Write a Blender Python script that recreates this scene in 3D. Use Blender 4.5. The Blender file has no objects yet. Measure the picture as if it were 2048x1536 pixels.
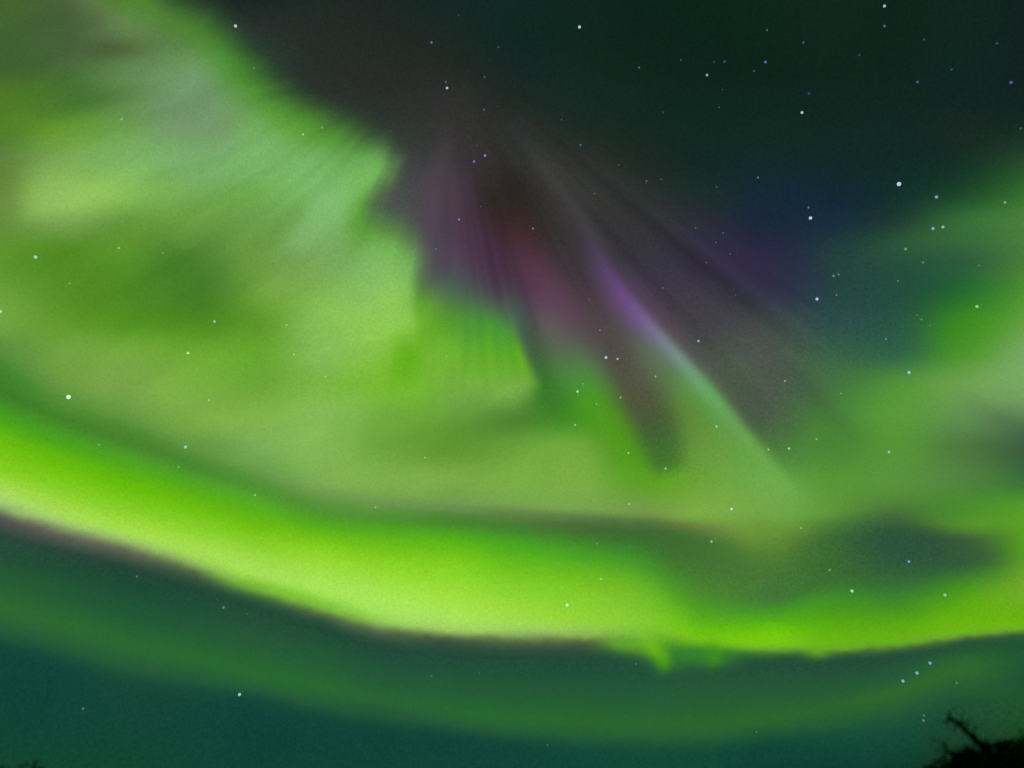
import bpy, bmesh, math, random
import numpy as np
from mathutils import Vector, Matrix

# ------------------------------------------------------------- camera, world
SC = bpy.context.scene
COL = SC.collection
ELEV = math.radians(52.0)                       # the phone is held up at the sky
HFOV = math.radians(69.4)
EYE = Vector((0.0, 0.0, 1.6))
cam_data = bpy.data.cameras.new('camera')
cam = bpy.data.objects.new('camera', cam_data)
COL.objects.link(cam)
cam.location = EYE
cam.rotation_euler = (math.pi / 2 + ELEV, 0.0, 0.0)
cam_data.sensor_fit = 'HORIZONTAL'
cam_data.angle = HFOV
cam_data.clip_start = 0.05
cam_data.clip_end = 60000.0
cam_data.dof.use_dof = True                     # focused on the stars, so the near treetops go soft
cam_data.dof.focus_distance = 3000.0
cam_data.dof.aperture_fstop = 0.27
SC.camera = cam

world = bpy.data.worlds.new('World')
SC.world = world
world.use_nodes = True
bg = world.node_tree.nodes['Background']
bg.inputs['Color'].default_value = (0.004, 0.014, 0.011, 1)     # moonless night outside the sky dome
bg.inputs['Strength'].default_value = 1.0

SC.render.engine = 'CYCLES'
SC.view_settings.view_transform = 'Standard'
SC.view_settings.look = 'None'
SC.view_settings.exposure = 0.0
SC.view_settings.gamma = 1.0
SC.cycles.transparent_max_bounces = 64
SC.cycles.max_bounces = 6
SC.cycles.use_denoising = False
SC.cycles.filter_width = 1.6

# ---------------------------------------------------------------- AURORA FIELD
# Emissivity of the night sky on a sky chart.  The chart is a gnomonic map of
# the sky (2048 x 1536 chart units across 69.4 x 54.9 degrees, centred on
# azimuth 0, elevation 52); values are written as display colours and turned
# into linear emission.
CW, CH, MARG, STEP = 2048, 1536, 395, 5.0
gx = np.arange(-MARG, CW + MARG + 1, STEP)
gy = np.arange(-MARG, CH + MARG + 1, STEP)
X, Y = np.meshgrid(gx, gy)
PX, PY = np.clip(X, 0, CW), np.clip(Y, 0, CH + 4)

def sstep(a, b, v):
    t = np.clip((v - a) / (b - a), 0, 1)
    return t * t * (3 - 2 * t)

def hermite(xs, ys, q):
    """Smooth monotone-ish curve through (xs, ys) (rows of ys may be vectors)."""
    xs = np.asarray(xs, float); ys = np.asarray(ys, float)
    h = np.diff(xs); d = (ys[1:] - ys[:-1]) / (h.reshape((-1,) + (1,) * (ys.ndim - 1)))
    m = np.empty_like(ys); m[0] = d[0]; m[-1] = d[-1]
    a, b = d[:-1], d[1:]
    with np.errstate(divide='ignore', invalid='ignore'):
        hm = np.where(a * b > 0, 2 * a * b / (a + b), 0)
    m[1:-1] = 0.5 * hm + 0.5 * np.where(a * b > 0, (a + b) / 2, 0)
    i = np.clip(np.searchsorted(xs, q, side='right') - 1, 0, len(xs) - 2)
    t = np.clip((q - xs[i]) / h[i], 0, 1)
    sh = t.shape + (1,) * (ys.ndim - 1); t = t.reshape(sh); hh = h[i].reshape(sh)
    return ((2*t**3 - 3*t**2 + 1) * ys[i] + (t**3 - 2*t**2 + t) * hh * m[i]
            + (-2*t**3 + 3*t**2) * ys[i+1] + (t**3 - t**2) * hh * m[i+1])

def grid_field(cols):
    """cols: {x: [(y, (r,g,b)), ...]} -> smooth colour field on the raster."""
    xs = sorted(cols)
    prof = np.stack([hermite([p[0] for p in cols[x]], [p[1] for p in cols[x]], np.clip(gy, 0, CH)) for x in xs])
    return np.transpose(hermite(xs, prof, np.clip(gx, xs[0], xs[-1])), (1, 0, 2))

def poly_sd(poly):
    """Signed distance to a closed polygon (positive inside), softness carried along."""
    P = np.array([(p[0], p[1]) for p in poly], float)
    S = np.array([p[2] if len(p) > 2 else 40 for p in poly], float)
    best = np.full(X.shape, 1e18); soft = np.zeros(X.shape); inside = np.zeros(X.shape, bool)
    for k in range(len(P)):
        a, b = P[k], P[(k + 1) % len(P)]; ab = b - a
        t = np.clip(((X - a[0]) * ab[0] + (Y - a[1]) * ab[1]) / (ab @ ab + 1e-9), 0, 1)
        d2 = (X - a[0] - t * ab[0])**2 + (Y - a[1] - t * ab[1])**2
        m = d2 < best
        best = np.where(m, d2, best); soft = np.where(m, S[k] + t * (S[(k+1) % len(P)] - S[k]), soft)
        with np.errstate(divide='ignore', invalid='ignore'):
            c = ((a[1] > Y) != (b[1] > Y)) & (X < (b[0]-a[0]) * (Y-a[1]) / (b[1]-a[1]) + a[0])
        inside ^= c
    return np.where(inside, 1, -1) * np.sqrt(best), soft

def blur(A, r):
    """Gaussian blur of radius r chart units (separable)."""
    n = max(1, int(round(2.5 * r / STEP))); k = np.exp(-0.5 * (np.arange(-n, n+1) * STEP / r)**2); k /= k.sum()
    for ax in (0, 1):
        P = np.pad(A, [(n, n) if i == ax else (0, 0) for i in range(A.ndim)], mode='edge')
        A = sum(k[j] * np.take(P, np.arange(j, j + A.shape[ax]), axis=ax) for j in range(2*n + 1))
    return A

def poly_mask(poly, fray=None):
    d, s = poly_sd(poly)
    s = blur(s, 24)
    if fray is not None: d = d + fray
    return sstep(-1, 1, d / s)

def stroke(T, pts, flat=0.0):
    """Soft brush of light along a spine.  pts: (x, y, (r,g,b), alpha, width left, width right)
    looking along the spine; widths are gaussian sigmas."""
    P = np.array([(p[0], p[1]) for p in pts], float)
    V = np.array([list(p[2]) + [p[3], p[4], p[5] if len(p) > 5 else p[4]] for p in pts], float)
    best = np.full(X.shape, 1e18); val = np.zeros(X.shape + (6,)); side = np.zeros(X.shape)
    for k in range(len(P) - 1):
        a, b = P[k], P[k+1]; ab = b - a
        t = np.clip(((X - a[0]) * ab[0] + (Y - a[1]) * ab[1]) / (ab @ ab), 0, 1)
        dx, dy = X - a[0] - t * ab[0], Y - a[1] - t * ab[1]
        d2 = dx*dx + dy*dy; m = d2 < best
        best = np.where(m, d2, best)
        side = np.where(m, ab[0] * dy - ab[1] * dx, side)
        val = np.where(m[..., None], V[k] + t[..., None] * (V[k+1] - V[k]), val)
    w = np.where(side > 0, val[..., 5], val[..., 4])
    d = np.maximum(np.sqrt(best) - flat, 0)
    a = val[..., 3] * np.exp(-0.5 * (d / w)**2)
    a = blur(a, 4.5)
    return T + a[..., None] * (val[..., :3] - T)

def blob(T, x, y, rx, ry, ang, col, alpha):
    c, s = math.cos(math.radians(ang)), math.sin(math.radians(ang))
    u = ((X - x) * c + (Y - y) * s) / rx; v = (-(X - x) * s + (Y - y) * c) / ry
    a = alpha * np.exp(-0.5 * (u*u + v*v))
    return T + a[..., None] * (np.array(col, float) - T)

def vnoise(u, v, seed):
    """Value noise with smooth interpolation."""
    rng = np.random.RandomState(seed); L = rng.rand(256, 256)
    iu, iv = np.floor(u).astype(int), np.floor(v).astype(int); fu, fv = u - iu, v - iv
    fu = fu*fu*(3-2*fu); fv = fv*fv*(3-2*fv)
    g = lambda a, b: L[a % 256, b % 256]
    return (g(iu,iv)*(1-fu)*(1-fv) + g(iu+1,iv)*fu*(1-fv) + g(iu,iv+1)*(1-fu)*fv + g(iu+1,iv+1)*fu*fv) - 0.5

YS = [0, 64, 128, 192, 256, 320, 384, 448, 512, 576, 640, 704, 768, 832, 896, 960, 1024, 1088, 1152]
def col(vals, y0=0):
    k = y0 // 64
    return [(YS[k + i], v) for i, v in enumerate(vals)]

# the billowing curtain (left) -------------------------------------------------
IN = {
 0: col([(72,102,46),(66,100,50),(62,96,48),(80,120,38),(78,125,40),(92,128,60),(100,132,58),(98,145,55),(90,145,42),(105,160,55),(115,165,68),(85,140,60),(64,128,42)]),
 128: col([(72,98,56),(69,98,58),(70,104,56),(72,118,45),(100,152,52),(125,170,85),(142,190,92),(112,155,72),(82,138,38),(88,145,42),(98,155,45),(115,165,68),(112,156,66),(78,138,48)]),
 256: col([(82,132,48),(92,130,75),(98,135,82),(105,145,85),(112,162,85),(122,175,92),(120,180,82),(100,150,58),(90,148,42),(78,135,36),(82,145,32),(115,168,62),(122,165,72),(98,148,62)]),
 384: col([(70,115,50),(85,130,62),(105,148,92),(112,150,105),(120,152,112),(118,170,105),(112,168,88),(102,152,65),(80,130,50),(70,125,42),(80,140,36),(108,168,50),(118,172,62),(125,175,72),(88,140,58)]),
 512: col([(60,105,42),(60,115,40),(62,128,40),(95,155,70),(115,170,92),(118,175,100),(112,172,88),(105,155,72),(108,155,68),(108,158,62),(92,150,42),(100,162,45),(110,168,58),(125,176,72),(118,168,82),(82,146,58)]),
 640: col([(60,115,40),(60,115,40),(60,115,40),(66,128,42),(80,138,46),(110,170,90),(120,182,98),(122,175,100),(120,165,95),(125,178,80),(132,188,82),(130,185,85),(120,178,66),(130,182,82),(130,182,85),(122,172,80),(92,146,64)]),
 768: col([(60,115,45),(60,115,45),(60,115,45),(60,115,45),(66,122,48),(98,158,76),(104,168,62),(92,150,55),(118,178,88),(130,185,95),(140,200,82),(130,188,68),(120,185,50),(112,170,62),(112,168,62),(128,178,80),(98,148,68)]),
 896: col([(70,120,60),(70,120,60),(70,120,60),(70,120,60),(70,120,60),(70,120,60),(80,130,70),(85,130,75),(90,135,75),(82,120,82),(86,152,48),(110,178,48),(116,176,62),(102,160,62),(98,152,50),(125,175,75),(108,148,76)]),
 1024: col([(70,120,60),(70,120,60),(70,120,60),(70,120,60),(70,120,60),(70,120,60),(70,120,60),(70,120,60),(70,120,60),(74,108,90),(72,146,58),(90,167,32),(106,168,50),(84,138,52),(105,160,58),(120,172,68),(118,158,78)]),
 1152: col([(70,120,60)]*9 + [(80,150,50),(90,160,40),(95,165,40),(90,150,40),(72,142,40),(118,172,66),(120,172,68),(122,165,78)]),
}
# the dark sky, the coronal rays and the glow on the right --------------------
OUT = {
 384: col([(28,44,38),(36,56,48),(42,66,52),(45,70,52),(45,70,52)]),
 512: col([(28,38,36),(40,50,46),(42,62,50),(44,62,52),(48,68,54)]),
 640: col([(34,42,38),(40,44,40),(42,46,42),(46,50,46),(50,62,54),(58,75,62)]),
 768: col([(30,38,35),(36,41,37),(41,43,39),(45,46,43),(51,56,51),(62,72,64),(74,80,76),(80,98,82)]),
 896: col([(22,40,36),(30,40,36),(37,41,37),(48,47,45),(55,51,50),(61,56,58),(74,64,73),(76,62,76),(86,76,92),(78,95,86),(80,110,80)]),
 1024: col([(18,40,36),(18,40,34),(24,40,36),(34,41,37),(46,46,44),(50,49,46),(44,42,38),(60,46,46),(78,54,66),(85,64,82),(95,86,92),(84,110,80),(68,125,55),(68,125,46),(100,158,55),(118,170,66),(118,158,76)]),
 1152: col([(16,38,30),(16,38,30),(18,40,32),(22,42,36),(30,44,38),(46,48,46),(54,56,54),(54,54,52),(62,56,60),(80,62,74),(88,80,84),(85,105,80),(74,138,60),(70,142,38),(112,168,60),(120,172,68),(122,162,78)]),
 1280: col([(13,36,28),(14,36,28),(16,37,28),(18,40,32),(22,42,34),(32,44,38),(44,50,48),(54,54,56),(58,56,66),(72,62,80),(82,72,84),(86,92,84),(85,98,65),(78,105,52),(78,130,42),(96,158,42),(116,152,74),(62,110,50)]),
 1408: col([(13,36,26),(13,36,27),(14,36,28),(15,38,30),(17,42,33),(20,42,36),(30,50,44),(46,50,58),(54,50,68),(62,60,72),(70,68,74),(80,92,80),(90,150,70),(94,142,60),(105,152,62),(108,162,60),(124,172,68),(66,114,50),(74,124,50)]),
 1536: col([(14,38,26),(14,37,26),(14,36,27),(15,38,30),(17,42,33),(18,44,42),(22,44,56),(30,44,64),(46,44,74),(52,54,74),(68,76,76),(76,84,76),(78,90,76),(75,105,70),(88,150,60),(108,168,75),(115,168,72),(85,130,52),(75,120,52)]),
 1664: col([(17,38,28),(16,37,28),(16,36,28),(16,38,30),(18,40,33),(18,42,40),(18,42,52),(26,50,64),(38,68,64),(40,72,68),(46,80,74),(58,98,72),(70,115,66),(74,132,58),(76,134,54),(88,150,56),(96,152,60),(60,108,52),(60,108,50)]),
 1792: col([(15,36,27),(15,36,27),(15,36,28),(16,38,30),(18,40,35),(18,42,38),(20,48,44),(32,60,50),(38,78,62),(36,78,62),(42,86,68),(48,98,70),(82,145,58),(90,152,58),(86,148,55),(88,148,58),(74,120,56),(46,82,60),(50,98,56)]),
 1920: col([(16,38,30),(16,38,31),(16,38,32),(17,38,33),(24,40,34),(22,48,38),(28,68,42),(52,105,55),(48,95,60),(36,98,52),(55,130,40),(75,145,50),(108,160,78),(95,145,78),(78,122,62),(78,130,60),(72,140,45),(58,90,58)]),
 2048: col([(18,34,30),(18,34,30),(18,34,31),(18,36,32),(22,44,36),(36,72,42),(50,105,45),(75,128,60),(72,122,60),(76,140,52),(95,158,60),(112,165,90),(118,168,100),(100,140,95),(60,92,62),(58,110,55),(85,158,38),(88,156,35),(108,168,42)]),
}
# rim between the curtain (inside) and the dark sky
RIM = [(-400,-400,40),(240,-400,60),(300,-60,60),(345,0,55),(420,26,52),(462,72,52),(492,120,50),(540,166,46),(600,205,48),(660,240,50),(716,266,52),(764,292,48),(790,322,36),
       (782,356,30),(760,380,34),(742,408,36),(750,434,44),(774,446,48),(800,456,46),(822,480,42),(838,512,36),(845,548,32),(852,572,34),(880,580,46),(920,592,56),(970,606,56),(1004,622,40),(1026,650,18),(1050,712,13),(1073,766,13),
       (1060,806,44),(1084,840,50),(1130,880,70),(1152,960,70),(1152,1300,70),(-400,1300,40)]

# the arcs: every column lists the same bands from the pale ribbon down to the horizon
TRK = {
 0: [(640,(115,165,68)),(706,(84,138,58)),(742,(66,130,44)),(772,(62,125,42)),(830,(70,158,30)),(880,(105,187,18)),(930,(128,202,30)),(985,(165,217,95)),(1006,(158,200,108)),(1038,(80,86,77)),(1090,(38,75,58)),(1160,(38,92,50)),(1215,(46,104,50)),(1255,(38,92,55)),(1300,(20,70,58)),(1540,(18,70,48))],
 128: [(730,(118,164,70)),(795,(90,145,58)),(816,(78,136,48)),(836,(70,132,44)),(880,(74,158,32)),(924,(102,186,15)),(972,(128,203,34)),(1030,(165,218,88)),(1046,(156,196,104)),(1074,(90,95,81)),(1112,(38,74,57)),(1190,(36,90,52)),(1252,(44,104,50)),(1290,(38,92,55)),(1335,(20,71,57)),(1540,(18,70,50))],
 256: [(790,(122,168,74)),(842,(94,146,60)),(858,(80,136,49)),(876,(74,132,46)),(920,(78,160,35)),(965,(100,184,12)),(1015,(130,205,38)),(1062,(162,220,75)),(1080,(154,196,98)),(1106,(89,98,77)),(1140,(36,72,56)),(1225,(33,88,54)),(1290,(42,103,50)),(1325,(38,93,54)),(1370,(24,73,56)),(1540,(18,70,50))],
 384: [(848,(124,174,76)),(896,(96,148,62)),(912,(84,138,54)),(926,(76,136,50)),(962,(80,162,36)),(1004,(102,185,16)),(1050,(132,206,40)),(1100,(164,221,80)),(1122,(150,195,90)),(1146,(76,99,66)),(1176,(36,74,56)),(1256,(35,89,54)),(1318,(41,103,49)),(1350,(37,92,55)),(1390,(22,72,57)),(1540,(17,68,51))],
 512: [(900,(122,172,84)),(946,(100,152,70)),(958,(86,146,58)),(970,(82,145,54)),(1002,(84,165,38)),(1045,(105,186,20)),(1085,(135,206,42)),(1142,(165,222,85)),(1170,(138,198,72)),(1189,(70,110,60)),(1215,(36,76,56)),(1290,(38,90,54)),(1350,(40,103,48)),(1375,(36,92,55)),(1410,(20,70,58)),(1540,(16,66,52))],
 640: [(950,(128,178,84)),(990,(106,152,74)),(1004,(92,147,62)),(1016,(86,146,56)),(1046,(84,165,32)),(1075,(112,190,24)),(1115,(146,215,48)),(1177,(166,226,86)),(1206,(136,204,68)),(1229,(76,104,64)),(1252,(36,76,56)),(1320,(36,90,54)),(1375,(40,102,50)),(1405,(36,91,55)),(1440,(20,70,57)),(1540,(16,68,54))],
 768: [(975,(126,176,82)),(1008,(106,150,76)),(1024,(88,146,60)),(1038,(80,146,50)),(1058,(82,165,32)),(1090,(108,188,26)),(1135,(142,213,44)),(1202,(166,228,88)),(1240,(152,208,90)),(1268,(74,97,68)),(1296,(37,76,58)),(1355,(36,88,56)),(1400,(40,99,52)),(1430,(34,86,56)),(1465,(18,70,56)),(1540,(16,68,54))],
 896: [(985,(126,172,80)),(1016,(106,144,78)),(1030,(84,134,58)),(1044,(74,132,48)),(1066,(78,162,32)),(1095,(104,186,25)),(1150,(140,214,42)),(1226,(166,226,84)),(1258,(158,202,98)),(1281,(68,91,62)),(1308,(37,76,58)),(1375,(36,90,56)),(1420,(40,101,50)),(1447,(35,90,55)),(1475,(18,70,57)),(1540,(16,68,54))],
 1024: [(1000,(125,168,78)),(1024,(98,137,72)),(1040,(80,124,58)),(1054,(70,128,50)),(1085,(74,162,34)),(1125,(102,187,28)),(1170,(130,206,44)),(1240,(160,220,75)),(1262,(152,198,95)),(1286,(74,97,66)),(1312,(38,76,58)),(1390,(36,90,54)),(1440,(40,103,48)),(1466,(34,88,55)),(1494,(18,70,57)),(1540,(16,68,54))],
 1152: [(1008,(126,168,80)),(1034,(92,126,68)),(1054,(74,106,54)),(1072,(65,122,46)),(1105,(72,156,38)),(1145,(104,182,32)),(1190,(130,203,44)),(1242,(147,212,58)),(1264,(148,195,85)),(1288,(73,93,64)),(1316,(37,76,58)),(1395,(36,90,54)),(1442,(41,101,48)),(1470,(36,92,52)),(1500,(20,74,57)),(1540,(16,70,54))],
 1280: [(1018,(122,160,76)),(1044,(84,116,62)),(1066,(60,104,50)),(1090,(58,115,47)),(1126,(68,148,40)),(1165,(102,178,36)),(1205,(122,193,46)),(1242,(135,205,52)),(1264,(124,188,56)),(1290,(76,146,44)),(1322,(37,80,58)),(1395,(36,90,56)),(1448,(42,102,48)),(1476,(38,92,52)),(1502,(22,76,56)),(1540,(16,72,54))],
 1408: [(1030,(124,172,68)),(1056,(104,126,62)),(1084,(63,110,50)),(1172,(73,126,50)),(1212,(75,150,40)),(1240,(88,174,26)),(1262,(108,193,16)),(1280,(120,199,18)),(1290,(106,180,30)),(1306,(54,124,48)),(1334,(37,82,56)),(1400,(38,92,52)),(1450,(42,101,47)),(1476,(36,92,52)),(1505,(20,75,56)),(1540,(16,72,54))],
 1536: [(1036,(112,164,70)),(1066,(106,148,58)),(1112,(80,122,52)),(1190,(66,117,54)),(1228,(72,155,38)),(1250,(94,184,16)),(1268,(114,198,14)),(1283,(120,200,18)),(1294,(110,180,40)),(1309,(56,108,50)),(1326,(36,80,56)),(1390,(38,90,54)),(1438,(42,102,46)),(1464,(34,88,52)),(1490,(18,72,55)),(1540,(14,66,50))],
 1664: [(1020,(96,152,60)),(1046,(80,130,56)),(1086,(60,106,52)),(1160,(60,110,48)),(1195,(64,138,40)),(1232,(80,158,24)),(1262,(95,176,18)),(1282,(104,180,24)),(1296,(104,168,42)),(1308,(62,105,52)),(1324,(36,78,56)),(1382,(38,90,53)),(1415,(42,100,46)),(1445,(36,92,52)),(1480,(20,75,56)),(1540,(14,64,48))],
 1792: [(1000,(80,132,58)),(1034,(66,108,56)),(1080,(46,82,60)),(1156,(52,102,55)),(1195,(62,130,45)),(1230,(80,155,26)),(1258,(96,173,18)),(1276,(103,176,24)),(1287,(100,164,38)),(1298,(66,106,54)),(1312,(37,79,56)),(1350,(38,88,55)),(1385,(47,102,45)),(1412,(40,93,50)),(1460,(24,78,57)),(1540,(14,60,46))],
 1920: [(1000,(72,132,50)),(1048,(82,142,44)),(1082,(60,92,58)),(1116,(54,92,55)),(1160,(66,134,40)),(1205,(88,166,22)),(1235,(102,178,18)),(1258,(109,181,24)),(1271,(106,164,44)),(1282,(58,96,55)),(1295,(37,84,52)),(1318,(43,98,48)),(1342,(47,103,46)),(1366,(42,95,50)),(1400,(34,84,52)),(1540,(20,55,30))],
 2048: [(1000,(78,148,42)),(1040,(90,160,38)),(1070,(88,157,34)),(1100,(86,156,31)),(1140,(105,165,40)),(1180,(112,172,42)),(1225,(105,175,22)),(1248,(108,180,20)),(1260,(102,160,45)),(1271,(52,92,52)),(1284,(35,84,52)),(1310,(33,86,52)),(1335,(32,86,52)),(1365,(31,83,51)),(1405,(32,83,46)),(1540,(18,50,28))],
}
TX = sorted(TRK)
TY = hermite(TX, np.array([[p[0] for p in TRK[x]] for x in TX]), np.clip(gx, 0, CW))      # band heights along the sky
TC = hermite(TX, np.array([[p[1] for p in TRK[x]] for x in TX]), np.clip(gx, 0, CW))      # band colours along the sky

def build_field():
    T_in, T_out = grid_field(IN), grid_field(OUT)
    # wisps and folds of the curtain
    T_in = blob(T_in, 232, 94, 62, 17, -4, (74,90,54), .8)
    T_in = stroke(T_in, [(150,-30,(104,128,80),.7,26),(205,30,(104,130,80),.7,24),(290,78,(104,136,80),.5,26),(360,120,(104,144,88),.0,26)])
    T_in = stroke(T_in, [(130,10,(78,96,64),.4,22),(190,50,(80,97,66),.5,20),(240,75,(82,96,74),.0,16)])
    T_in = blob(T_in, 185, 200, 70, 16, -8, (66,108,54), .5)
    T_in = blob(T_in, 392, 232, 56, 46, 20, (116,150,110), .5)
    T_in = stroke(T_in, [(300,10,(78,138,44),.3,26),(400,60,(72,134,44),.5,26),(470,120,(70,136,40),.6,28),(530,185,(74,140,42),.6,28),(620,236,(78,142,44),.6,26),(690,276,(78,144,44),.5,22),(744,306,(92,158,64),.2,20)])
    T_in = blob(T_in, 172, 394, 120, 26, -5, (146,194,94), .75)
    T_in = blob(T_in, 90, 402, 52, 24, -5, (146,186,98), .5)
    T_in = blob(T_in, 12, 400, 26, 70, 0, (96,128,56), .55)
    T_in = blob(T_in, 330, 300, 120, 26, -6, (124,180,106), .45)
    T_in = blob(T_in, 345, 552, 66, 44, 6, (66,122,40), .75)
    T_in = blob(T_in, 190, 562, 130, 34, 10, (82,138,34), .5)
    T_in = stroke(T_in, [(770,334,(110,176,88),.5,22),(720,372,(122,184,104),.75,26),(664,408,(128,186,114),.8,34),(634,470,(126,178,108),.7,38),(690,520,(124,178,100),.5,40),(760,560,(134,188,104),.4,44)])
    T_in = blob(T_in, 722, 432, 18, 46, 8, (84,154,50), .6)
    T_in = stroke(T_in, [(372,478,(104,156,66),.45,18),(470,424,(112,162,76),.45,18),(560,372,(112,166,80),.3,18)])
    T_in = stroke(T_in, [(330,440,(106,158,58),.3,12),(430,410,(108,160,60),.4,12),(510,384,(100,160,54),.4,12)])
    T_in = stroke(T_in, [(560,574,(118,158,70),.45,24),(640,524,(118,160,78),.5,24),(700,490,(112,168,80),.25,20)])
    T_in = stroke(T_in, [(594,420,(104,156,66),.5,13),(548,470,(98,150,62),.5,15),(500,520,(104,152,62),.3,18)])
    T_in = blob(T_in, 800, 618, 40, 42, 0, (146,204,84), .7)
    T_in = blob(T_in, 815, 724, 24, 40, 10, (88,170,16), .85)
    T_in = blob(T_in, 838, 790, 30, 46, -10, (112,180,44), .5)
    T_in = stroke(T_in, [(834,480,(104,168,76),.35,22,24),(834,560,(120,186,86),.45,16,30),(828,640,(142,200,84),.6,16,36),(826,690,(130,190,64),.2,14,30)])
    T_in = stroke(T_in, [(850,500,(96,120,84),.0,24,6),(843,560,(86,124,62),.7,26,11),(840,610,(88,152,34),.7,26,11),(842,660,(98,172,32),.5,28,8),(848,710,(104,176,44),.0,28,8)])
    T_in = stroke(T_in, [(700,860,(108,166,60),.5,24),(800,884,(106,160,58),.6,26),(900,862,(92,146,46),.75,22),(980,842,(84,136,48),.8,20),(1064,826,(72,122,44),.7,22)])
    T_in = blob(T_in, 1040, 782, 34, 24, -10, (122,168,78), .7)
    T_in = blob(T_in, 960, 800, 60, 22, -10, (116,170,76), .45)
    T_in = blob(T_in, 692, 880, 20, 60, 14, (136,186,88), .4)
    # rays of the fan: streaks that run down from the magnetic zenith
    ang = np.arctan2(X - 895, np.maximum(Y - 100, 1.0)); rad = np.hypot(X - 895, Y - 100)
    streak = vnoise(ang * 26 + .3, rad / 420, 3) + .45 * vnoise(ang * 60, rad / 320, 5)
    fan = sstep(820, 880, X) * sstep(530, 640, Y) * (1 - sstep(760, 850, Y))
    T_in = T_in * (1 + .06 * fan * streak)[..., None]
    wu, wv = X * .86 - Y * .5 + 60 * vnoise(X / 210, Y / 210, 13), X * .5 + Y * .86 + 60 * vnoise(X / 210 + 7, Y / 210, 14)
    mott = vnoise(wu / 260 + 9, wv / 62, 11) + .6 * vnoise(wu / 130, wv / 34, 12) + .35 * vnoise(wu / 60, wv / 17, 15)
    T_in = T_in * (1 + .05 * mott)[..., None] + (mott * sstep(1100, 800, X))[..., None] * np.array([1., 0, 3.])
    for p in (((927,556),(932,660),(926,764)), ((952,560),(956,650),(962,772)), ((985,596),(990,670),(997,772)), ((1007,606),(1018,690),(1029,774))):
        T_in = stroke(T_in, [(*p[0],(92,150,84),.0,3,12),(*p[1],(100,172,62),.4,3,15),(*p[2],(116,178,66),.0,3,14)])
        T_in = stroke(T_in, [(*p[0],(64,116,76),.25,14,3),(*p[1],(62,136,48),.45,15,3),(*p[2],(80,150,44),.0,16,3)])
    T_in = stroke(T_in, [(1020,622,(74,150,70),.3,3,8),(1046,700,(106,182,34),.6,3,14),(1068,764,(118,182,50),.35,4,16),(1070,790,(120,176,60),.0,4,16)])
    # dark gaps and tall violet rays outside the curtain
    T_out = blob(T_out, 962, 486, 78, 30, 48, (82,54,84), .55)
    T_out = blob(T_out, 916, 410, 40, 60, 0, (80,62,76), .5)
    T_out = blob(T_out, 880, 500, 26, 60, 6, (84,76,88), .5)
    T_out = stroke(T_out, [(905,240,(76,66,70),.0,6,12),(886,340,(84,72,82),.55,7,24),(868,440,(88,76,88),.6,8,26),(852,520,(90,84,92),.4,8,20)])
    T_out = stroke(T_out, [(940,320,(46,42,36),.0,30),(1000,390,(48,40,36),.5,34),(1040,470,(66,42,44),.7,26),(1068,540,(82,50,62),.5,24)])
    T_out = blob(T_out, 1086, 570, 72, 23, 52, (100,62,89), .5)
    T_out = stroke(T_out, [(1064,580,(104,76,96),.0,16),(1096,652,(98,92,92),.55,20),(1136,716,(90,106,82),.5,20),(1176,770,(80,130,60),.0,22)])
    T_out = stroke(T_out, [(1040,596,(72,66,66),.2,10),(1066,680,(66,92,58),.7,14),(1092,760,(60,112,46),.7,18),(1112,810,(58,120,40),.3,22)])
    T_out = blob(T_out, 1150, 620, 60, 26, 46, (92,66,84), .45)
    T_out = blob(T_out, 1034, 632, 14, 40, -14, (74,124,104), .55)
    T_out = stroke(T_out, [(1040,250,(58,56,56),.3,16,20),(1090,330,(70,68,68),.55,22,22),(1140,410,(68,66,66),.5,24,20),(1185,470,(64,62,64),.2,22,20)])
    T_out = stroke(T_out, [(1110,470,(54,52,50),.0,20),(1160,560,(60,54,54),.55,18),(1205,650,(74,66,66),.65,20),(1240,720,(80,74,66),.6,20)])
    T_out = blob(T_out, 1560, 425, 110, 60, 20, (26,42,62), .3)
    T_out = blob(T_out, 1478, 522, 74, 34, 34, (58,46,78), .35)
    T_out = blob(T_out, 1545, 548, 34, 30, 30, (58,44,74), .5)
    T_out = blob(T_out, 1600, 560, 50, 40, 30, (40,54,74), .4)
    # green foot left of the dark finger, the finger, and the light between it and the long ray
    T_out = blob(T_out, 1106, 806, 40, 30, 10, (56,120,38), .75)
    T_out = stroke(T_out, [(1150,742,(76,142,60),.3,26),(1180,800,(76,156,32),.75,30,34),(1222,850,(82,160,26),.75,36,30),(1262,912,(82,160,24),.75,38,26),(1330,968,(96,166,34),.6,34,22),(1420,978,(104,166,50),.0,30,26)])
    T_out = stroke(T_out, [(1205,650,(80,70,70),.4,18,22),(1244,724,(80,74,66),.7,20,18),(1276,786,(80,78,63),.8,27,22),(1306,846,(68,88,54),.85,29,22),(1322,892,(62,98,51),.8,28,22),(1332,930,(62,108,46),.75,20,18),(1338,962,(70,130,40),.0,14,14)], flat=12)
    T_out = stroke(T_out, [(1352,770,(98,146,66),.2,18),(1388,836,(96,142,54),.5,22),(1400,900,(100,148,58),.3,26)])
    T_out = blob(T_out, 1320, 720, 34, 46, -30, (96,124,84), .5)
    # the long slanting ray with its violet top
    T_out = stroke(T_out, [(1130,392,(70,64,72),.0,14,26),(1180,470,(78,68,92),.55,9,18),(1216,540,(96,72,118),.8,9,22),(1252,592,(110,78,136),.9,9,24),(1288,636,(116,92,144),.9,9,22),
                           (1330,682,(116,122,140),.9,9,18),(1372,728,(110,150,124),.85,8,15),(1420,784,(98,166,92),.85,8,18),(1480,858,(104,166,74),.75,11,34),(1545,938,(112,168,78),.5,12,34),(1620,1020,(112,170,74),.0,14,30)])
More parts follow.
